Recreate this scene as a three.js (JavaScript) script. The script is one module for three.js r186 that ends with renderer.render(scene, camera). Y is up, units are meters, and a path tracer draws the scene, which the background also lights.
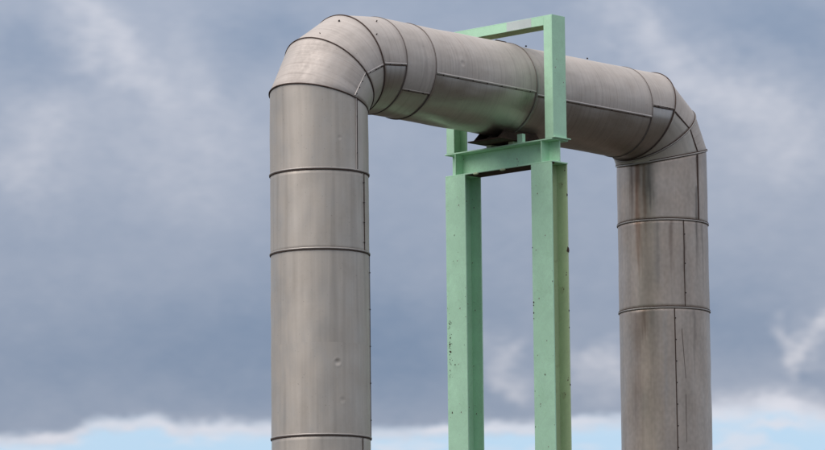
import * as THREE from 'three';
import { ImprovedNoise } from 'three/addons/math/ImprovedNoise.js';
import { RoundedBoxGeometry } from 'three/addons/geometries/RoundedBoxGeometry.js';
import { mergeGeometries } from 'three/addons/utils/BufferGeometryUtils.js';

// ------------------------------------------------------------------ camera, sky, sun, exposure
const R = THREE.MathUtils.degToRad;
const scene = new THREE.Scene();
const camera = new THREE.PerspectiveCamera(6.06, 1024 / 559, 0.5, 6000);
camera.rotation.order = 'YXZ';
camera.position.set(0, 1.65, 0);
camera.rotation.set(0.1469, 0, -0.0104);
const renderer = new THREE.WebGLRenderer({ antialias: true });
renderer.setSize(1024, 559);
renderer.toneMapping = THREE.LinearToneMapping;
renderer.toneMappingExposure = 1.0;
renderer.shadowMap.enabled = true;

const noise = new ImprovedNoise();
const N3 = (x, y, z) => noise.noise(x + 71.3, y + 18.7, z + 43.1);
function fbm(x, y, z, oct, gain = 0.5) {
  let s = 0, a = 1, f = 1, t = 0;
  for (let i = 0; i < oct; i++) { s += a * N3(x * f, y * f + i * 9.1, z * f); t += a; a *= gain; f *= 2.03; }
  return s / t;
}
const smooth = (a, b, x) => { const t = Math.min(1, Math.max(0, (x - a) / (b - a))); return t * t * (3 - 2 * t); };
const lin = (c) => (c /= 255) <= 0.04045 ? c / 12.92 : ((c + 0.055) / 1.055) ** 2.4;
const rgb = (r, g, b) => [lin(r), lin(g), lin(b)];
const mix3 = (a, b, t) => [a[0] + (b[0] - a[0]) * t, a[1] + (b[1] - a[1]) * t, a[2] + (b[2] - a[2]) * t];

const tri = (c, k) => [c[0] * k, c[1] * k, c[2] * k];
// a broken deck of grey cloud with a clear pale strip under its base; azimuth a and elevation e in degrees
const SLATE = rgb(133, 150, 175), PALE = rgb(190, 195, 208), RIM = rgb(222, 223, 232), CLEAR = rgb(190, 218, 241), BRIGHT = [0.47, 0.475, 0.49];
const lightPatches = [ // azimuth, elevation, half width, half height, tilt (degrees), strength
  [-4.35, 11.1, 0.8, 0.34, -48, 0.5], [-3.75, 10.4, 0.95, 0.36, -38, 0.34], [-2.9, 10.35, 0.9, 0.4, -55, 0.3], [-5.2, 9.3, 0.5, 0.6, 15, 0.45], [-4.9, 9.9, 0.8, 0.3, 0, 0.25], [-3.2, 9.3, 1.3, 0.7, 0, 0.28],
  [-5.2, 10.75, 0.6, 0.4, -10, -0.3], [-2.0, 10.9, 0.55, 0.5, 0, -0.28], [-3.9, 8.2, 2.2, 0.3, 0, -0.05], [-3.6, 6.8, 3.0, 0.8, 0, -0.30], [-0.3, 6.8, 1.6, 0.8, 0, -0.22],
  [3.0, 11.1, 0.7, 0.3, -42, 0.42], [3.8, 10.4, 0.8, 0.34, -38, 0.42], [4.6, 10.1, 0.8, 0.38, -30, 0.4], [5.1, 9.4, 1.3, 0.65, 0, 0.4], [5.2, 10.95, 1.0, 0.4, -10, -0.25], [2.4, 11.2, 0.5, 0.4, 0, 0.1],
  [4.7, 8.2, 1.6, 0.5, -8, 0.05], [4.4, 6.9, 0.9, 0.55, 0, -0.30], [1.05, 6.75, 0.28, 0.22, -30, 0.32], [1.42, 6.6, 0.26, 0.16, 20, 0.6], [1.3, 6.32, 0.3, 0.13, -15, 0.6], [2.5, 6.3, 0.5, 0.25, 15, 0.45], [2.75, 6.5, 0.3, 0.2, 40, 0.3],
  [4.95, 6.85, 0.1, 0.22, 35, 0.6], [5.22, 6.6, 0.14, 0.26, 15, 0.85], [5.6, 6.86, 0.42, 0.13, 8, 0.8], [5.55, 6.55, 0.22, 0.14, 0, 0.3], [5.45, 6.3, 0.35, 0.16, 0, -0.25], [0.2, 11.0, 1.5, 0.5, 0, 0.05], [1.3, 8.2, 1.5, 0.7, 0, 0.06],
];
const baseAt = [[-12, 5.75], [-8, 5.7], [-5.6, 5.66], [-4.8, 5.68], [-4.2, 5.86], [-3.55, 5.9], [-3.15, 5.8], [-1.9, 5.79], [-0.2, 5.72], [1.2, 5.77], [2.5, 5.84], [3.6, 5.93], [4.4, 5.97], [4.95, 6.06], [5.3, 5.93], [5.7, 5.84], [8, 5.75], [12, 5.75]];
const baseHeight = (a) => { let i = 0; while (i < baseAt.length - 2 && a > baseAt[i + 1][0]) i++; const [x0, y0] = baseAt[i], [x1, y1] = baseAt[i + 1]; return y0 + (y1 - y0) * smooth(x0, x1, a); };
function skyColor(a, e) {
  const ar = R(a), er = R(e), ce = Math.cos(er), x = Math.sin(ar) * ce, y = Math.sin(er), z = -Math.cos(ar) * ce;
  const n1 = N3(x * 40, y * 60, z * 40), n2 = N3(x * 130, y * 170, z * 130 + 3), n3 = N3(x * 130, y * 170 + 5, z * 130), n4 = N3(x * 420, y * 500, z * 420), n5 = N3(x * 420, y * 500 + 9, z * 420);
  const wx = a + 0.4 * n1 + 0.2 * n2 + 0.09 * n4, we = e + 0.3 * N3(x * 40, y * 60 + 7, z * 40) + 0.14 * n3 + 0.07 * n5;
  let l = 0.36 + 0.26 * fbm(x * 14, y * 22, z * 14, 6, 0.55) + 0.3 * smooth(14, 50, e), lit = 0;
  for (const [pa, pe, w, h, t, s] of lightPatches) {
    const dx = wx - pa, dy = we - pe, c = Math.cos(R(t)), n = Math.sin(R(t)), u = (dx * c + dy * n) / w, v = (-dx * n + dy * c) / h, q = u * u + v * v;
    if (q < 9) { const k = s * Math.exp(-q); l += k; if (k > 0) lit += k; }
  }
  const fine = fbm(x * 150, y * 210, z * 150 + 11, 4, 0.62);
  l += (0.1 + 0.42 * Math.min(0.8, lit)) * fine;
  l = Math.min(1.2, Math.max(-0.12, l));
  let col = mix3(SLATE, PALE, l);
  col = mix3(col, BRIGHT, 0.8 * smooth(12, 38, e)); // thinner and whiter overhead, brightening towards the zenith as an overcast sky does
  col = tri(col, (1 + 2 * y) / 1.292);
  // ragged cloud base over the clear strip
  const base = baseHeight(a) - 0.13 + 0.05 * n2 + 0.035 * n4 + 0.012 * N3(x * 900, y * 900, z * 900), thick = 0.09 + 0.07 * smooth(2, 4.5, a) + 0.05 * n1;
  const d = e - base, rim = Math.exp(-(((d - 0.02) / (d > 0 ? thick * 1.2 : thick * 1.1)) ** 2)) * (0.85 + 0.5 * n3 + 0.3 * fine);
  const wisps = 0.6 * smooth(-0.05, 0.4, fbm(x * 60, y * 190, z * 60, 4)) + 0.75 * Math.exp(-(((a - 4.9) / 0.42) ** 2) - (((e - 5.68 + (a - 4.9) ** 2 * 0.3 + 0.05 * n4) / 0.07) ** 2)) + 0.4 * Math.exp(-(((a + 5.1) / 0.5) ** 2) - (((e - 5.55) / 0.12) ** 2));
  col = mix3(mix3(CLEAR, RIM, Math.min(0.85, wisps)), col, smooth(-0.13, 0.2, d));
  return mix3(col, RIM, Math.max(0, Math.min(0.85, 0.8 * rim)));
}
{
  const W = 4096, H = 4096, data = new Float32Array(W * H * 4), cw = 1024, ch = 256, coarse = new Float32Array((cw + 1) * (ch + 1) * 3);
  const azOf = (i) => ((i / W) * 360 - 90 + 540) % 360 - 180;
  for (let j = 0; j <= ch; j++) for (let i = 0; i <= cw; i++) coarse.set(skyColor(azOf((i / cw) * W), (j / ch) * 90), (j * (cw + 1) + i) * 3);
  for (let j = 0; j < H; j++) for (let i = 0; i < W; i++) {
    const e = ((j + 0.5) / H) * 180 - 90, k = (j * W + i) * 4;
    data[k + 3] = 1;
    if (e <= 0) { data[k] = 0.16; data[k + 1] = 0.15; data[k + 2] = 0.13; continue; }
    const fx = ((i + 0.5) / W) * cw, fy = (e / 90) * ch, x0 = Math.floor(fx), y0 = Math.min(ch - 1, Math.floor(fy)), tx = fx - x0, ty = fy - y0, o = (y0 * (cw + 1) + x0) * 3, p = o + (cw + 1) * 3;
    for (let q = 0; q < 3; q++) data[k + q] = (coarse[o + q] * (1 - tx) + coarse[o + 3 + q] * tx) * (1 - ty) + (coarse[p + q] * (1 - tx) + coarse[p + 3 + q] * tx) * ty;
  }
  // full detail in the low sky ahead, with the inverse of the cubic filter that will look it up
  const i0 = Math.floor(W * 0.25 - (12 / 360) * W), nx = Math.round((24 / 360) * W), j0 = H / 2 + Math.round((1 / 180) * H), ny = Math.round((15 / 180) * H);
  const goal = new Float32Array(nx * ny * 3); let cur = new Float32Array(nx * ny * 3);
  for (let j = 0; j < ny; j++) for (let i = 0; i < nx; i++) goal.set(skyColor(azOf(i0 + i + 0.5), ((j0 + j + 0.5) / H) * 180 - 90), (j * nx + i) * 3);
  cur.set(goal);
  for (let it = 0; it < 4; it++) {
    const next = new Float32Array(cur);
    for (let j = 1; j < ny - 1; j++) for (let i = 1; i < nx - 1; i++) for (let q = 0; q < 3; q++) {
      const k = (j * nx + i) * 3 + q, r = nx * 3, row = (m) => cur[m - 3] + 4 * cur[m] + cur[m + 3];
      next[k] = cur[k] + goal[k] - (row(k - r) + 4 * row(k) + row(k + r)) / 36;
    }
    cur = next;
  }
  for (let j = 0; j < ny; j++) for (let i = 0; i < nx; i++) for (let q = 0; q < 3; q++) data[((j0 + j) * W + i0 + i) * 4 + q] = Math.max(0.02, cur[(j * nx + i) * 3 + q]);
  const t = new THREE.DataTexture(data, W, H, THREE.RGBAFormat, THREE.FloatType);
  t.mapping = THREE.EquirectangularReflectionMapping; t.magFilter = t.minFilter = THREE.LinearFilter; t.needsUpdate = true;
  scene.background = t; scene.environment = t;
}
// veiled sun, high behind the viewer's left shoulder
const sun = new THREE.DirectionalLight(new THREE.Color(1.0, 0.945, 0.9), 2.1);
{ const az = R(56), el = R(50); sun.position.set(-Math.sin(az) * Math.cos(el) * 60, Math.sin(el) * 60 + 5, Math.cos(az) * Math.cos(el) * 60 - 40); }
sun.target.position.set(1, 7, -40); scene.add(sun, sun.target);
sun.castShadow = true; sun.shadow.radius = 100; sun.shadow.mapSize.set(2048, 2048);
Object.assign(sun.shadow.camera, { left: -10, right: 10, top: 10, bottom: -10, near: 1, far: 160 });

// ------------------------------------------------------------------ textures and materials
let seed = 7; const rnd = () => ((seed = (seed * 1664525 + 1013904223) >>> 0) / 4294967296);
function texture(w, h, f, srgb) {
  const d = new Uint8Array(w * h * 4);
  for (let j = 0; j < h; j++) for (let i = 0; i < w; i++) {
    const c = f((i + 0.5) / w, (j + 0.5) / h), k = (j * w + i) * 4;
    for (let q = 0; q < 3; q++) d[k + q] = Math.max(0, Math.min(255, c[q]));
    d[k + 3] = 255;
  }
  const t = new THREE.DataTexture(d, w, h); t.wrapS = t.wrapT = THREE.RepeatWrapping; t.magFilter = THREE.LinearFilter; t.minFilter = THREE.LinearMipmapLinearFilter; t.generateMipmaps = true;
  if (srgb) t.colorSpace = THREE.SRGBColorSpace; t.needsUpdate = true; return t;
}
// noise on a cylinder of circumference 1 in u (so that it wraps), fu cells round and fv cells along
const wrapN = (u, v, fu, fv, s = 0) => { const r = fu / (2 * Math.PI), t = u * 2 * Math.PI; return N3(Math.cos(t) * r + s * 3.7, Math.sin(t) * r - s * 1.9, v * fv + s * 5.3); };
// sheet metal, u = angle / 360, v = one full turn's worth of axial length; streak 'axial' (rain runs) or 'round' (rolling marks)
function metalTex(base, grime, dir, amount, s) {
  return texture(1024, 1024, (u, v) => {
    const fine = dir === 'axial' ? wrapN(u, v, 190, 5, s) * 0.6 + wrapN(u, v, 60, 3, s + 1) * 0.8 : wrapN(u, v, 9, 380, s) * 0.9 + wrapN(u, v, 5, 150, s + 1) * 0.8;
    const blot = wrapN(u, v, 9, 9, s + 2) * 0.6 + wrapN(u, v, 24, 24, s + 3) * 0.35 + wrapN(u, v, 70, 70, s + 6) * 0.3;
    const runs = dir === 'axial' ? smooth(0.12, 0.6, wrapN(u, v, 42, 1.5, s + 4)) : smooth(0.1, 0.6, wrapN(u, v, 4, 120, s + 4));
    const speck = wrapN(u, v, 210, 210, s + 5) > 0.66 ? 0.88 : 1;
    const k = (1 + 0.035 * fine + 0.045 * blot) * speck, g = Math.max(0, Math.min(1, amount * (runs * 0.8 + 0.5 * Math.max(0, blot))));
    return tri([base[0] + (grime[0] - base[0]) * g, base[1] + (grime[1] - base[1]) * g, base[2] + (grime[2] - base[2]) * g], k);
  }, true);
}
const roughTex = texture(512, 512, (u, v) => { const k = 205 + 42 * wrapN(u, v, 14, 14, 8) + 30 * wrapN(u, v, 60, 20, 9) + 22 * wrapN(u, v, 120, 120, 10); return [k, k, k]; });
const metal = (map, rough, metalness, color = 0xffffff) => new THREE.MeshStandardMaterial({ map, color, roughness: rough, metalness, roughnessMap: roughTex, side: THREE.DoubleSide });
const GREY = [193, 183, 172], WARM = [198, 188, 180];
const M = {
  vertical: metal(metalTex(GREY, [150, 141, 132], 'axial', 0.3, 1), 0.66, 0.64),
  upper: metal(metalTex(WARM, [158, 145, 138], 'round', 0.3, 2), 0.9, 0.5),
  lower: metal(metalTex(WARM, [158, 145, 138], 'round', 0.3, 3), 0.5, 0.92),
  band: new THREE.MeshStandardMaterial({ color: new THREE.Color().setRGB(0.42, 0.38, 0.35), roughness: 0.5, metalness: 0.7 }),
  joint: new THREE.MeshStandardMaterial({ color: new THREE.Color().setRGB(0.17, 0.14, 0.125), roughness: 0.8, metalness: 0.2 }),
  sealantShade: new THREE.MeshStandardMaterial({ color: new THREE.Color().setRGB(0.075, 0.046, 0.036), roughness: 0.9 }),  // dark joint colour; also carries the shadow line under the ring laps
  strip: new THREE.MeshStandardMaterial({ color: new THREE.Color().setRGB(0.55, 0.49, 0.45), roughness: 0.45, metalness: 0.6 }),
  screw: new THREE.MeshStandardMaterial({ color: new THREE.Color().setRGB(0.07, 0.055, 0.05), roughness: 0.8, metalness: 0.3 }),
};
// the down leg that rain has stained: brown and dark runs below the elbow, u = angle, v = 0..1 over 0 .. 4.2 diameters below the corner
const runsBelow = [ // angle, from, to (diameters below the corner), half width (degrees), colour, strength
  [-84, 0.55, 1.9, 4, [112, 78, 60], 0.75], [-93, 0.5, 1.25, 4, [92, 76, 66], 0.7], [-74, 0.55, 1.6, 3, [124, 94, 76], 0.5], [-66, 0.55, 1.2, 5, [88, 82, 78], 0.55],
  [-40, 1.19, 1.9, 2.6, [110, 92, 82], 0.6], [-23.5, 1.19, 2.1, 1.2, [92, 78, 70], 0.6], [-2, 0.8, 2.0, 2.2, [92, 84, 78], 0.6], [9, 1.2, 2.1, 2, [104, 96, 90], 0.35],
  [-10, 2.17, 2.9, 3, [104, 96, 90], 0.4], [-78, 2.17, 2.5, 5, [112, 90, 76], 0.55], [-66, 2.17, 3.6, 6, [120, 112, 106], 0.35], [-50, 2.2, 4.0, 2.5, [176, 170, 166], 0.4], [-58, 1.2, 2.15, 3, [120, 114, 110], 0.4], [-88, 2.2, 4.2, 8, [116, 98, 88], 0.45],
];
M.stained = metal(texture(1024, 1024, (u, v) => {
  let b = [188, 172, 159];
  const th = u > 0.5 ? u * 360 - 360 : u * 360, h = v * 4.2;
  const wob = 2 * wrapN(u, v, 30, 14, 12) + 0.8 * wrapN(u, v, 90, 40, 13);
  for (const [a, f, t, w, c, s] of runsBelow) {
    const d = Math.abs(th - a + wob) / w; if (d > 2.5) continue;
    const along = smooth(f - 0.02, f + 0.02, h) * (1 - smooth(f + (t - f) * 0.35, t, h + 0.25 * wrapN(u, v, 120, 8, 14)));
    const g = s * along * Math.exp(-d * d) * (0.85 + 0.35 * wrapN(u, v, 110, 8, 15));
    b = [b[0] + (c[0] - b[0]) * g, b[1] + (c[1] - b[1]) * g, b[2] + (c[2] - b[2]) * g];
  }
  const k = 1 + 0.025 * wrapN(u, v, 150, 4, 16) + 0.06 * wrapN(u, v, 30, 1.5, 17) + 0.05 * wrapN(u, v, 12, 12, 18) + 0.05 * wrapN(u, v, 90, 90, 19);
  return tri(b, k);
}, true), 0.54, 0.75);
function paintTex(base, dirt, rustLevel, s) { // 1 m tile of old gloss paint
  return texture(512, 512, (u, v) => {
    const w = (f, q) => { const a = wrapN(u, v, f, f, s + q), b = wrapN(u, v - 1, f, f, s + q), t = smooth(0, 1, v); return a * (1 - t) + b * t; };
    const k = 1 + 0.04 * w(6, 1) + 0.025 * w(22, 2) + 0.03 * w(80, 3), g = smooth(0.15, 0.75, w(9, 4) + 0.45 * w(40, 5)) * 0.5;
    let c = [base[0] + (dirt[0] - base[0]) * g, base[1] + (dirt[1] - base[1]) * g, base[2] + (dirt[2] - base[2]) * g];
    const r = w(26, 6) * 0.7 + w(70, 7) * 0.5;
    if (r > rustLevel) c = [96, 70, 50];
    else if (r > rustLevel - 0.06) c = [170, 178, 160];
    return tri(c, k);
  }, true);
}
const paint = (map) => new THREE.MeshStandardMaterial({ map, roughness: 0.5, metalness: 0, roughnessMap: roughTex });
M.green = paint(paintTex([184, 226, 192], [172, 214, 178], 0.6, 21));
M.olive = paint(paintTex([190, 206, 164], [166, 170, 128], 0.56, 22));
M.fade = paint(paintTex([196, 204, 200], [176, 196, 184], 0.9, 24));
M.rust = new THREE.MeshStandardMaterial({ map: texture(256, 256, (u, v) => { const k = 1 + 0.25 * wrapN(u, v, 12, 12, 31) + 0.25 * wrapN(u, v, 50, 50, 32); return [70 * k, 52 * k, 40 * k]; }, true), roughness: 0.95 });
M.concrete = new THREE.MeshStandardMaterial({ map: texture(512, 512, (u, v) => { const k = 1 + 0.08 * wrapN(u, v, 8, 8, 41) + 0.12 * wrapN(u, v, 90, 90, 42); return [150 * k, 146 * k, 138 * k]; }, true), roughness: 0.95 });

// ------------------------------------------------------------------ helpers
const used = {};
const numbered = (n) => { used[n] = (used[n] ?? -1) + 1; return used[n] ? n + '_' + String(used[n]).padStart(3, '0') : n; };
function mesh(name, geo, mat, parent) { const m = new THREE.Mesh(geo, mat); m.name = name; m.castShadow = m.receiveShadow = true; parent.add(m); return m; }
function thing(name, label, category, x, y, z, turn) {
  const o = new THREE.Group(); o.name = numbered(name); o.userData = { label, category }; o.position.set(x, y, z); o.rotation.y = turn; scene.add(o); return o;
}
function metreUV(g) { // box projection in metres
  const p = g.attributes.position, n = g.attributes.normal, uv = new Float32Array(p.count * 2);
  for (let i = 0; i < p.count; i++) {
    const ax = Math.abs(n.getX(i)), ay = Math.abs(n.getY(i)), az = Math.abs(n.getZ(i)), x = p.getX(i), y = p.getY(i), z = p.getZ(i);
    const c = ax > ay && ax > az ? [z, y] : ay > az ? [x, z] : [x, y]; uv[2 * i] = c[0]; uv[2 * i + 1] = c[1];
  }
  g.setAttribute('uv', new THREE.BufferAttribute(uv, 2)); return g;
}
function box(x0, x1, y0, y1, z0, z1, bevel = 0.003) {
  const g = new RoundedBoxGeometry(x1 - x0, y1 - y0, z1 - z0, 2, Math.min(bevel, 0.45 * Math.min(x1 - x0, y1 - y0, z1 - z0)));
  g.translate((x0 + x1) / 2, (y0 + y1) / 2, (z0 + z1) / 2); return metreUV(g);
}

// ------------------------------------------------------------------ the setting
const D = 0.9, PHI = 0.8295, H0 = 1.65 + D * 8.0358;         // pipe diameter, heading of the loop, height of its axis
const LX = -0.8432, LZ = -38.2416;                            // foot of the riser
{
  const g = new THREE.PlaneGeometry(5000, 5000, 1, 1); g.rotateX(-Math.PI / 2);
  const uv = g.attributes.uv; for (let i = 0; i < uv.count; i++) uv.setXY(i, uv.getX(i) * 1000, uv.getY(i) * 1000);
  const m = new THREE.MeshStandardMaterial({ roughness: 1, map: texture(512, 512, (u, v) => {
    const k = 1 + 0.35 * wrapN(u, v, 150, 150, 51) + 0.25 * wrapN(u, v, 40, 40, 52) + 0.2 * wrapN(u, v, 8, 8, 53); return [52 * k, 47 * k, 38 * k];
  }, true) });
  const o = mesh('ground', g, m, scene); o.userData = { kind: 'structure', label: 'bare gravelly ground below the pipe', category: 'ground' };
}

// ------------------------------------------------------------------ the pipe loop; local x along its run, y up, z towards the viewer's side, lengths in pipe diameters until emitted
const X = (x) => x * D, Y = (y) => H0 + y * D;
const L = 5.4855, VL = [[0, -0.484], [0.158, -0.205], [0.422, -0.037], [0.787, 0]], VR = [[L - 0.373, 0], [L - 0.131, -0.185], [L, -0.436]];
const unit = (a) => { const l = Math.hypot(...a); return [a[0] / l, a[1] / l]; };
const seg = (A, B) => ({ A, d: unit([B[0] - A[0], B[1] - A[1]]) });
const SEG = [{ A: [0, 0], d: [0, 1] }, seg(VL[0], VL[1]), seg(VL[1], VL[2]), { A: [0, 0], d: [1, 0] }, seg(VR[0], VR[1]), seg(VR[1], VR[2]), { A: [L, 0], d: [0, -1] }, seg(VL[2], VL[3])];
const square = (k, t) => ({ p: [SEG[k].A[0] + SEG[k].d[0] * t, SEG[k].A[1] + SEG[k].d[1] * t], n: SEG[k].d });
const mitre = (p, a, b) => ({ p, n: unit([SEG[a].d[0] + SEG[b].d[0], SEG[a].d[1] + SEG[b].d[1]]) });
const CUT = [mitre(VL[0], 0, 1), mitre(VL[1], 1, 2), mitre(VL[2], 2, 7), mitre(VR[0], 3, 4), mitre(VR[1], 4, 5), mitre(VR[2], 5, 6)];
const onCyl = (k, pl, th, r) => { // where the generator at angle th meets the plane
  const { A, d } = SEG[k], o = [-d[1], d[0]], gx = A[0] + r * Math.sin(th) * o[0], gy = A[1] + r * Math.sin(th) * o[1];
  return ((pl.p[0] - gx) * pl.n[0] + (pl.p[1] - gy) * pl.n[1]) / (d[0] * pl.n[0] + d[1] * pl.n[1]);
};
const at = (k, t, th, r) => { const { A, d } = SEG[k], o = [-d[1], d[0]], s = r * Math.sin(th); return [X(A[0] + d[0] * t + s * o[0]), Y(A[1] + d[1] * t + s * o[1]), r * Math.cos(th) * D]; };
let sheetNo = 0;
// one curved sheet of cladding between planes p0 and p1 and angles a0..a1 (degrees); r0, r1 the radii at its two ends; dents are [axial, angle, radius, depth]
function sheet(parent, k, p0, p1, a0, a1, r0, r1, mat, { dents = [], wave = 0.003, name = 'cladding_sheet', label, uv } = {}) {
  const no = sheetNo++, span = R(a1 - a0), nT = Math.max(12, Math.round(Math.abs(a1 - a0) / (dents.length ? 1.2 : 2.2)));
  const len = Math.abs(onCyl(k, p1, R(90), 0.5) - onCyl(k, p0, R(90), 0.5)) + Math.abs(onCyl(k, p1, R(-90), 0.5) - onCyl(k, p0, R(-90), 0.5));
  const nV = Math.max(5, Math.round(len / 2 / (dents.length ? 0.012 : 0.045))), pos = [], uvs = [], idx = [], rows = nV + 3;
  for (let j = 0; j < rows; j++) for (let i = 0; i <= nT; i++) {
    const th = R(a0) + span * (i / nT), v = Math.min(1, Math.max(0, (j - 1) / nV)), lip = j === 0 || j === rows - 1 ? -0.02 : 0;
    const edge = Math.min(1, 6 * v * (1 - v) + 0.15), c = Math.cos(th), s = Math.sin(th);
    let r = r0 + (r1 - r0) * v;
    const t0 = onCyl(k, p0, th, r), t1 = onCyl(k, p1, th, r), t = t0 + (t1 - t0) * v;
    r += wave * edge * (N3(c * 2.2 + no * 4.1, s * 2.2, t * 2.6) + 0.6 * N3(c * 5 + no * 2.3, s * 5, t * 3.1)) * 1.3;
    for (const [dt, da, dr, dd] of dents) { const q = ((t - dt) ** 2 + (R(a0 + (a1 - a0) * (i / nT) - da) * 0.5) ** 2) / dr ** 2; if (q < 8) r -= dd * Math.exp(-q) - 0.25 * dd * Math.exp(-(((Math.sqrt(q) - 1.5) / 0.5) ** 2)); }
    pos.push(...at(k, t, th, r + lip));
    const U = th / (2 * Math.PI);
    uvs.push(...(uv ? uv(U, t) : [U + no * 0.173, t / Math.PI + no * 0.317]));
  }
  for (let j = 0; j < rows - 1; j++) for (let i = 0; i < nT; i++) { const a = j * (nT + 1) + i, b = a + 1, c = a + nT + 1, d = c + 1; idx.push(a, c, b, b, c, d); }
  const g = new THREE.BufferGeometry(); g.setAttribute('position', new THREE.Float32BufferAttribute(pos, 3)); g.setAttribute('uv', new THREE.Float32BufferAttribute(uvs, 2)); g.setIndex(idx); g.computeVertexNormals();
  { // normals outwards
    const n = g.attributes.normal, i = Math.floor(rows / 2) * (nT + 1) + Math.floor(nT / 2), th = R(a0) + span * 0.5, o = [-SEG[k].d[1], SEG[k].d[0]];
    if (n.getX(i) * Math.sin(th) * o[0] + n.getY(i) * Math.sin(th) * o[1] + n.getZ(i) * Math.cos(th) < 0) { for (let q = 0; q < idx.length; q += 3) { const w = idx[q]; idx[q] = idx[q + 1]; idx[q + 1] = w; } g.setIndex(idx); g.computeVertexNormals(); }
  }
  const m = mesh(name, g, mat, parent); if (label) m.userData.label = label; return m;
}
// a bead that follows a cut all the way round
function ring(k, pl, r, w, h, shift = 0, steps = 160) {
  const pos = [], idx = [], q = 8;
  for (let i = 0; i <= steps; i++) {
    const th = (i / steps) * 2 * Math.PI;
    for (let j = 0; j < q; j++) {
      const a = (j / q) * 2 * Math.PI, rr = r + Math.sin(a) * h, t = onCyl(k, pl, th, r) + shift + Math.cos(a) * w + 0.0012 * N3(th * 6, k * 3.1, 2); pos.push(...at(k, t, th, rr));
    }
  }
  for (let i = 0; i < steps; i++) for (let j = 0; j < q; j++) { const a = i * q + j, b = i * q + (j + 1) % q, c = a + q, d = b + q; idx.push(a, b, c, b, d, c); }
  const g = new THREE.BufferGeometry(); g.setAttribute('position', new THREE.Float32BufferAttribute(pos, 3)); g.setIndex(idx); g.computeVertexNormals();
  g.setAttribute('uv', new THREE.Float32BufferAttribute(new Float32Array((pos.length / 3) * 2), 2)); return g;
}
// a strip along a generator, from plane to plane, from angle a0 to a1 (degrees), w wide and h proud
function stripGeo(k, p0, p1, a0, a1, w, h, r = 0.502, inset = 0.012) {
  const pos = [], idx = [], n = 14, prof = [[-1, -0.3], [-0.8, 0.7], [0, 1], [0.8, 0.7], [1, -0.3]];
  for (let i = 0; i <= n; i++) {
    const v = i / n, a = R(a0 + (a1 - a0) * v), t0 = onCyl(k, p0, a, r) + inset, t1 = onCyl(k, p1, a, r) - inset;
    for (const [x, y] of prof) pos.push(...at(k, t0 + (t1 - t0) * v, a + (x * w) / r / 2, r + y * h));
  }
  for (let i = 0; i < n; i++) for (let j = 0; j < 4; j++) { const a = i * 5 + j; idx.push(a, a + 5, a + 1, a + 1, a + 5, a + 6); }
  const g = new THREE.BufferGeometry(); g.setAttribute('position', new THREE.Float32BufferAttribute(pos, 3)); g.setIndex(idx); g.computeVertexNormals();
  g.setAttribute('uv', new THREE.Float32BufferAttribute(new Float32Array((pos.length / 3) * 2), 2)); return g;
}
function screws(parent, k, p0, p1, a0, a1, n, r = 0.506, size = 0.0075) {
  const parts = [];
  for (let i = 0; i < n; i++) {
    const v = (i + 0.5) / n, a = R(a0 + (a1 - a0) * v), t0 = onCyl(k, p0, a, r), t1 = onCyl(k, p1, a, r), g = new THREE.SphereGeometry(size * D, 8, 5);
    g.translate(...at(k, t0 + (t1 - t0) * v, a, r)); parts.push(g);
  }
  const m = mesh('screws', mergeGeometries(parts), M.screw, parent); m.userData.kind = 'stuff';
}
// a lengthwise lap: bright lip or dark open joint, with its screws, on the sheet it closes
function lap(sheetMesh, k, p0, p1, a0, a1, { light = 0, dark = 0, n = 0 } = {}) {
  if (light) mesh('seam_strip', stripGeo(k, p0, p1, a0 + 1.0, a1 + 1.0, light, 0.006), M.strip, sheetMesh);
  if (dark) mesh('seam_sealant', stripGeo(k, p0, p1, a0 - 0.9, a1 - 0.9, dark, 0.005), M.sealantShade, sheetMesh);
  if (n) screws(sheetMesh, k, p0, p1, a0, a1, n);
}
const loop = thing('pipe_loop', 'large grey metal-clad pipe bent into an upside-down U', 'pipe', LX, 0, LZ, PHI);
function band(k, pl, { bead = 0, dark = 0.007, shift = 0, r = 0.5, mat = M.sealantShade } = {}) {
  let b = null;
  if (bead) b = mesh('band', ring(k, pl, r + 0.004, 0.009, bead, shift + 0.011), M.band, loop);
  if (dark) mesh(b ? 'sealant_shade_line' : 'band', ring(k, pl, r + 0.002, dark, 0.006, shift - 0.002), mat, b ?? loop);  // dark line: joint dirt plus the shadow of the lap put into its colour
}
// riser (d points up, so t runs from low to high)
const bottom = -H0 / D + 0.25, risers = [bottom, -7.65, -5.78, -3.918, -2.053, -1.243];
const riserSeam = [20, -30, -8.7, -35.4, -16.5, -3];
for (let i = 0; i < 6; i++) {
  const a = riserSeam[i], p0 = square(0, risers[i]), p1 = i < 5 ? square(0, risers[i + 1]) : CUT[0];
  const s = sheet(loop, 0, p0, p1, a, a + 360, 0.5, 0.497, M.vertical, { dents: i === 3 ? [[-3.186, 26.5, 0.026, 0.0075], [-3.564, 20.5, 0.024, 0.003]] : i === 5 ? [[-0.92, 22, 0.018, 0.003]] : [] });
  if (i) band(0, p0, { bead: 0.006, dark: 0.005 });
  lap(s, 0, p0, p1, a, a, { light: i === 5 ? 0.006 : 0, dark: i === 2 || i === 4 ? 0.008 : 0.004, n: [4, 5, 5, 5, 4, 2][i] });
}
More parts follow.
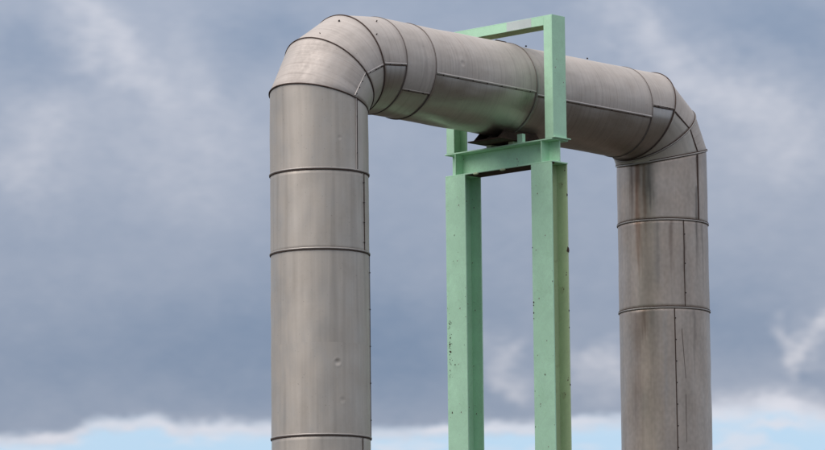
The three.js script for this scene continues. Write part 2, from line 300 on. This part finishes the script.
// elbow above the riser
const s1 = sheet(loop, 1, CUT[0], CUT[1], -1.5, 180 + 1.5, 0.5, 0.505, M.upper), s1b = sheet(loop, 1, CUT[0], CUT[1], -178.5, -1.5, 0.5, 0.503, M.vertical);
const s2 = sheet(loop, 2, CUT[1], CUT[2], -6, 186, 0.505, 0.505, M.upper), s2b = sheet(loop, 2, CUT[1], CUT[2], -174, -6, 0.503, 0.503, M.vertical);
lap(s1, 1, CUT[0], CUT[1], -0.5, -2, { light: 0.014, n: 4 }); lap(s2, 2, CUT[1], CUT[2], -4, -7.5, { light: 0.02, dark: 0.008, n: 3 });
band(1, CUT[0], { dark: 0.0075, shift: -0.004 }); band(2, CUT[1], { dark: 0.0075, r: 0.505 }); band(2, CUT[2], { dark: 0.0085, r: 0.505, shift: -0.004 });
// the level run: an upper and a lower sheet in each length
const T4 = mitre(VL[3], 7, 3), T5 = square(3, 1.232), T6 = square(3, 2.82), TA = square(3, 4.74);
const run = [ // from, to, seam angles, radii
  [CUT[2], T4, -8, -5.2, 0.503, 0.502], [T4, T5, -36.2, -36.2, 0.503, 0.5], [T5, T6, -11.6, -9.2, 0.5, 0.505], [T6, TA, -14.8, -13.4, 0.492, 0.498], [TA, CUT[3], 2, 0.4, 0.495, 0.5],
];
run.forEach(([p0, p1, a0, a1, r0, r1], i) => {
  const k = i ? 3 : 7, a = (a0 + a1) / 2, up = sheet(loop, k, p0, p1, a, 180 - a, r0, r1, M.upper, { dents: i === 2 ? [[1.641, 8.1, 0.026, 0.006]] : [] });
  sheet(loop, k, p0, p1, -180 - a, a, r0 - 0.002, r1 - 0.002, M.lower, { label: 'shinier sheet on the underside' });
  lap(up, k, p0, p1, a, a, { light: i === 2 || i === 3 ? 0.022 : i === 0 ? 0.02 : 0.008, dark: i === 4 || i === 0 ? 0.014 : 0.006, n: [2, 2, 7, 7, 2][i] });
});
band(3, T4, { dark: 0.006, mat: M.joint }); band(3, T5, { dark: 0.003, mat: M.joint }); band(3, T6, { bead: 0.004, dark: 0.004, shift: -0.012, r: 0.504, mat: M.joint }); band(3, TA, { dark: 0.004, r: 0.496, mat: M.joint });
// elbow above the down leg
const e1 = sheet(loop, 4, CUT[3], CUT[4], 1, 179, 0.5, 0.505, M.upper), e1b = sheet(loop, 4, CUT[3], CUT[4], -181, 1, 0.5, 0.502, M.vertical);
const e2 = sheet(loop, 5, CUT[4], CUT[5], 3.4, 176.6, 0.505, 0.505, M.upper), e2b = sheet(loop, 5, CUT[4], CUT[5], -183.4, 3.4, 0.502, 0.502, M.vertical);
lap(e1, 4, CUT[3], CUT[4], 0, 2.7, { dark: 0.02 }); lap(e2, 5, CUT[4], CUT[5], 3.4, 3.5, { dark: 0.02 });
band(4, CUT[3], { dark: 0.0065 }); band(4, CUT[4], { dark: 0.006, bead: 0.006, r: 0.504, shift: -0.008 }); band(6, CUT[5], { dark: 0.006, bead: 0.008, r: 0.502, shift: -0.014 });
// down leg (d points down)
const downs = [0, 1.187, 2.159, 4.05, 5.9, 7.75, H0 / D - 0.25], downSeam = [2.1, -22.9, -37.2, 12, -20, 5];
const stainUV = (U, t) => [U, t / 4.2];
for (let i = 0; i < 6; i++) {
  const a = downSeam[i], p0 = i ? square(6, downs[i]) : CUT[5], p1 = square(6, downs[i + 1]);
  const s = sheet(loop, 6, p0, p1, a, a + 360, 0.497, 0.5, i < 3 ? M.stained : M.vertical, { uv: i < 3 ? stainUV : undefined });
  if (i < 5) band(6, p1, { bead: 0.006, dark: 0.005, shift: -0.009 });
  lap(s, 6, p0, p1, a, i === 2 ? a + 1 : a, { dark: i === 0 ? 0.022 : i === 2 ? 0.012 : 0.007, n: i === 0 ? 0 : i === 2 ? 8 : 3 });
  if (i === 2) { mesh('scratch', stripGeo(6, square(6, 2.38), square(6, 2.95), -29, -25, 0.006, 0.001, 0.5012), M.joint, s); mesh('scratch', stripGeo(6, square(6, 3.1), square(6, 3.65), -25, -25.4, 0.004, 0.001, 0.5012), M.joint, s); }
}
// stubs and screw heads along the crown
{
  const parts = [];
  for (const [k, t, a, s] of [[1, 0.5, 69, 0.004], [2, 0.29, 72, 0.009], [7, 0.0, 30, 0.006], [7, 0.18, 55, 0.006], [3, 3.058, 74, 0.009], [3, 4.081, 75, 0.009]]) {
    const g = new THREE.CylinderGeometry(s * D, s * D * 1.2, 0.016 * D, 8), [x, y, z] = at(k, t, R(a), 0.51), [qx, qy, qz] = at(k, t, R(a), 1.51);
    g.applyQuaternion(new THREE.Quaternion().setFromUnitVectors(new THREE.Vector3(0, 1, 0), new THREE.Vector3(qx - x, qy - y, qz - z).normalize())); g.translate(x, y, z); parts.push(g);
  }
  const m = mesh('stubs', mergeGeometries(parts), M.screw, loop); m.userData.kind = 'stuff';
  mesh('strap', stripGeo(3, square(3, 2.62), square(3, 2.8), 80, 80, 0.03, 0.014, 0.505), M.rust, loop);
}
// shoe under the run: gussets on a base plate, on two pads
{
  const shoe = new THREE.Group(); shoe.name = 'pipe_shoe'; loop.add(shoe);
  const y0 = Y(-0.578), y1 = Y(-0.563);
  mesh('base_plate', box(X(2.52), X(3.3), y0, y1, -0.235 * D, 0.235 * D, 0.004), M.rust, shoe);
  for (const z of [-0.17, 0.0, 0.17]) {
    const top = -Math.sqrt(0.25 - z * z) - 0.001, sh = new THREE.Shape([[2.55, -0.5631], [2.66, top + 0.012], [3.16, top + 0.012], [3.27, -0.5631]].map(([x, y]) => new THREE.Vector2(X(x), Y(y))));
    const g = new THREE.ExtrudeGeometry(sh, { depth: 0.018 * D, bevelEnabled: false }); g.translate(0, 0, (z - 0.009) * D); mesh('gusset', metreUV(g), M.rust, shoe);
  }
  for (const z of [-0.19, 0.12]) mesh('pad', box(X(2.77), X(2.98), Y(-0.611) + 0.0005, y0 - 0.0005, z * D, (z + 0.07) * D), M.olive, shoe);
}
// plinths where the legs enter the ground
for (const [x, l] of [[0, 'square concrete plinth under the paler pipe leg'], [L, 'square concrete plinth under the stained pipe leg']]) {
  const c = Math.cos(PHI), s = Math.sin(PHI), o = mesh(numbered('concrete_plinth'), box(-0.7, 0.7, 0, 0.26, -0.7, 0.7, 0.02), M.concrete, scene);
  o.position.set(LX + X(x) * c, 0, LZ - X(x) * s); o.rotation.y = PHI; o.userData = { label: l, category: 'plinth', group: 'concrete plinths under the pipe' };
}

// ------------------------------------------------------------------ the green steel portal over which the run lies
{
  const t0 = 2.7476, c = Math.cos(PHI), s = Math.sin(PHI), w = 0.258 * D, fx = X(t0) + w / 2;   // its own x across the section, z along the beam
  const fr = thing('pipe_support_frame', 'pale green painted steel portal frame carrying the pipe', 'steel frame', LX + fx * c, 0, LZ - fx * s, PHI);
  const Z = (v) => v * D, tf = 0.0135, tw = 0.009, top = Y(-0.865), h2 = w / 2;
  const group = (name) => { const g = new THREE.Group(); g.name = name; fr.add(g); return g; };
  for (const [z0, z1, m1, m2] of [[-0.762, -0.478, M.green, M.green], [0.452, 0.738, M.green, M.olive]]) {
    const col = group('column'), mid = (Z(z0) + Z(z1)) / 2;
    mesh('flange', box(-h2, -h2 + tf, 0.03, top - 0.0005, Z(z0), Z(z1)), m1, col);
    mesh('flange', box(h2 - tf, h2, 0.03, top - 0.0005, Z(z0), Z(z1)), m2, col);
    mesh('web', box(-h2 + tf, h2 - tf, 0.03, top - 0.0005, mid - tw / 2, mid + tw / 2, 0.001), m2, col);
    mesh('base_plate', box(-0.22, 0.22, 0, 0.03, mid - 0.22, mid + 0.22), M.green, col);
    // flakes of rust where the paint has gone
    const parts = [];
    const flake = (x, y, z, r, facing) => { const n = 7, sh = new THREE.Shape(); for (let i = 0; i < n; i++) { const a = (i / n) * 6.283, q = r * (0.55 + 0.7 * rnd()); (i ? sh.lineTo : sh.moveTo).call(sh, q * Math.cos(a) * 0.7, q * Math.sin(a)); } const g = new THREE.ExtrudeGeometry(sh, { depth: 0.0012, bevelEnabled: false }); if (facing) g.rotateY(-Math.PI / 2); g.translate(x, y, z); parts.push(metreUV(g)); };
    for (let i = 0; i < 9; i++) flake(-h2 - 0.0002, Y(-0.9 - 3.3 * rnd()), Z(z0 + 0.008 + (z1 - z0 - 0.016) * (rnd() < 0.55 ? (rnd() < 0.5 ? 0.03 * rnd() : 1 - 0.03 * rnd()) : rnd())), 0.003 + 0.007 * rnd() * rnd(), true);
    if (z0 > 0) { for (const [y, r] of [[-2.33, 0.012], [-2.36, 0.008], [-2.44, 0.01], [-2.5, 0.007], [-3.1, 0.012]]) flake(-h2 - 0.0002, Y(y), Z(y < -3 ? 0.608 : z0 + 0.012), r, true); for (const [y, r] of [[-1.19, 0.014], [-1.78, 0.032], [-2.42, 0.012], [-2.6, 0.01], [-3.2, 0.012]]) flake(h2 - 0.011, Y(y), Z(z1) + 0.0003, r, false); }
    else for (const [y, z, r] of [[-2.67, -0.72, 0.014], [-2.6, -0.715, 0.01], [-2.75, -0.71, 0.011], [-2.89, -0.65, 0.012], [-2.45, -0.72, 0.01], [-1.5, -0.64, 0.008], [-3.4, -0.7, 0.012]]) flake(-h2 - 0.0002, Y(y), Z(z), r, true);
    if (z0 < 0) for (let i = 0; i < 60; i++) flake(-h2 - 0.0002, Y(-2.4 - 0.65 * rnd()), Z(-0.735 + 0.045 * rnd() * rnd() + 0.01 * rnd()), 0.002 + 0.0045 * rnd(), true);
    const m = mesh('rust_flakes', mergeGeometries(parts), M.rust, col); m.userData.kind = 'stuff';
  }
  // beam lying across both columns
  const beam = group('cross_beam'), b0 = Z(-0.768), b1 = Z(0.752), bt = Y(-0.611);
  mesh('flange', box(-h2, h2, bt - tf, bt, b0, b1), M.green, beam);
  mesh('flange', box(-h2 + 0.002, h2 - 0.002, top, top + tf, b0 + 0.004, b1 - 0.003), M.green, beam);
  mesh('web', box(-tw / 2, tw / 2, top + tf, bt - tf, b0 + 0.002, b1 - 0.002, 0.001), M.green, beam);
  for (const z of [-0.62, 0.595]) for (const sd of [-1, 1]) mesh('stiffener', box(sd < 0 ? -h2 + 0.004 : tw / 2, sd < 0 ? -tw / 2 : h2 - 0.004, top + tf, bt - tf, Z(z) - 0.005, Z(z) + 0.005, 0.001), M.green, beam);
  for (const z of [-0.33, 0.05]) { const g = new THREE.SphereGeometry(0.016, 10, 6); g.scale(1, 0.8, 2.2); g.translate(-h2 + 0.008, top - 0.004, Z(z)); mesh('weld_lump', g, M.olive, beam); }
  { const g = new THREE.SphereGeometry(0.014, 10, 6); g.scale(1.6, 0.9, 1); g.translate(-h2 + 0.03, top - 0.006, Z(0.728)); mesh('weld_lump', g, M.rust, beam); }
  mesh('rust_shade_layer', box(-h2 + 0.012, h2 - 0.014, top - 0.0035, top - 0.0004, Z(-0.474), Z(0.448), 0.001), M.rust, beam);  // rusty layer whose dark colour also paints in the shade under the flange
  mesh('stop', box(-h2 + 0.004, -h2 + 0.05, bt, bt + 0.086, Z(0.262), Z(0.335), 0.004), M.green, beam);
  // channel posts and the channel that ties their heads; webs outwards
  const pw = 0.215 * D, x0 = -h2, x1 = -h2 + pw, ct = 0.009, head = Y(0.707), hb = Y(0.603);
  for (const [zo, zi] of [[-0.738, -0.63], [0.772, 0.656]]) {
    const post = group('post'), dir = Math.sign(zi - zo), zz = (a, b) => [Math.min(a, b), Math.max(a, b)], web = zz(Z(zo), Z(zo) + dir * ct), fl = zz(Z(zo) + dir * ct, Z(zi));
    const foot = zo > 0 ? bt + 0.0005 : bt + 0.0005;
    mesh('web', box(x0, x1, foot, head, ...web, 0.002), M.green, post);
    mesh('flange', box(x0, x0 + ct, foot, head - 0.001, ...fl, 0.002), M.green, post); mesh('flange', box(x1 - ct, x1, foot, head - 0.001, ...fl, 0.002), M.green, post);
    if (zo > 0) mesh('foot_plate', box(-h2 + 0.001, h2 + 0.004, bt + 0.0004, bt + 0.012, Z(0.752), Z(0.79), 0.003), M.green, post);
  }
  const tie = group('top_beam'), q0 = Z(-0.629), q1 = Z(0.655);
  mesh('web', box(x0 + 0.001, x1 - 0.001, head - ct, head - 0.001, q0, q1, 0.002), M.green, tie);
  mesh('rust_shade_layer', box(x0 + ct + 0.001, x1 - ct - 0.001, head - ct - 0.004, head - ct - 0.0005, q0 + 0.002, q1 - 0.002, 0.001), M.rust, tie);  // rust and the shade inside the channel, put into one dark colour
  mesh('flange', box(x0 + 0.001, x0 + ct, hb, head - ct, q0, q1, 0.002), M.green, tie); mesh('flange', box(x1 - ct, x1 - 0.001, hb, head - ct, q0, q1, 0.002), M.olive, tie);
  const fade = mesh('faded_patch', box(x0 - 0.0002, x0 + 0.0008, hb + 0.003, head - 0.004, Z(0.14), Z(0.486), 0.0003), M.fade, tie); fade.userData.label = 'chalky white faded patch';
}
renderer.render(scene, camera);
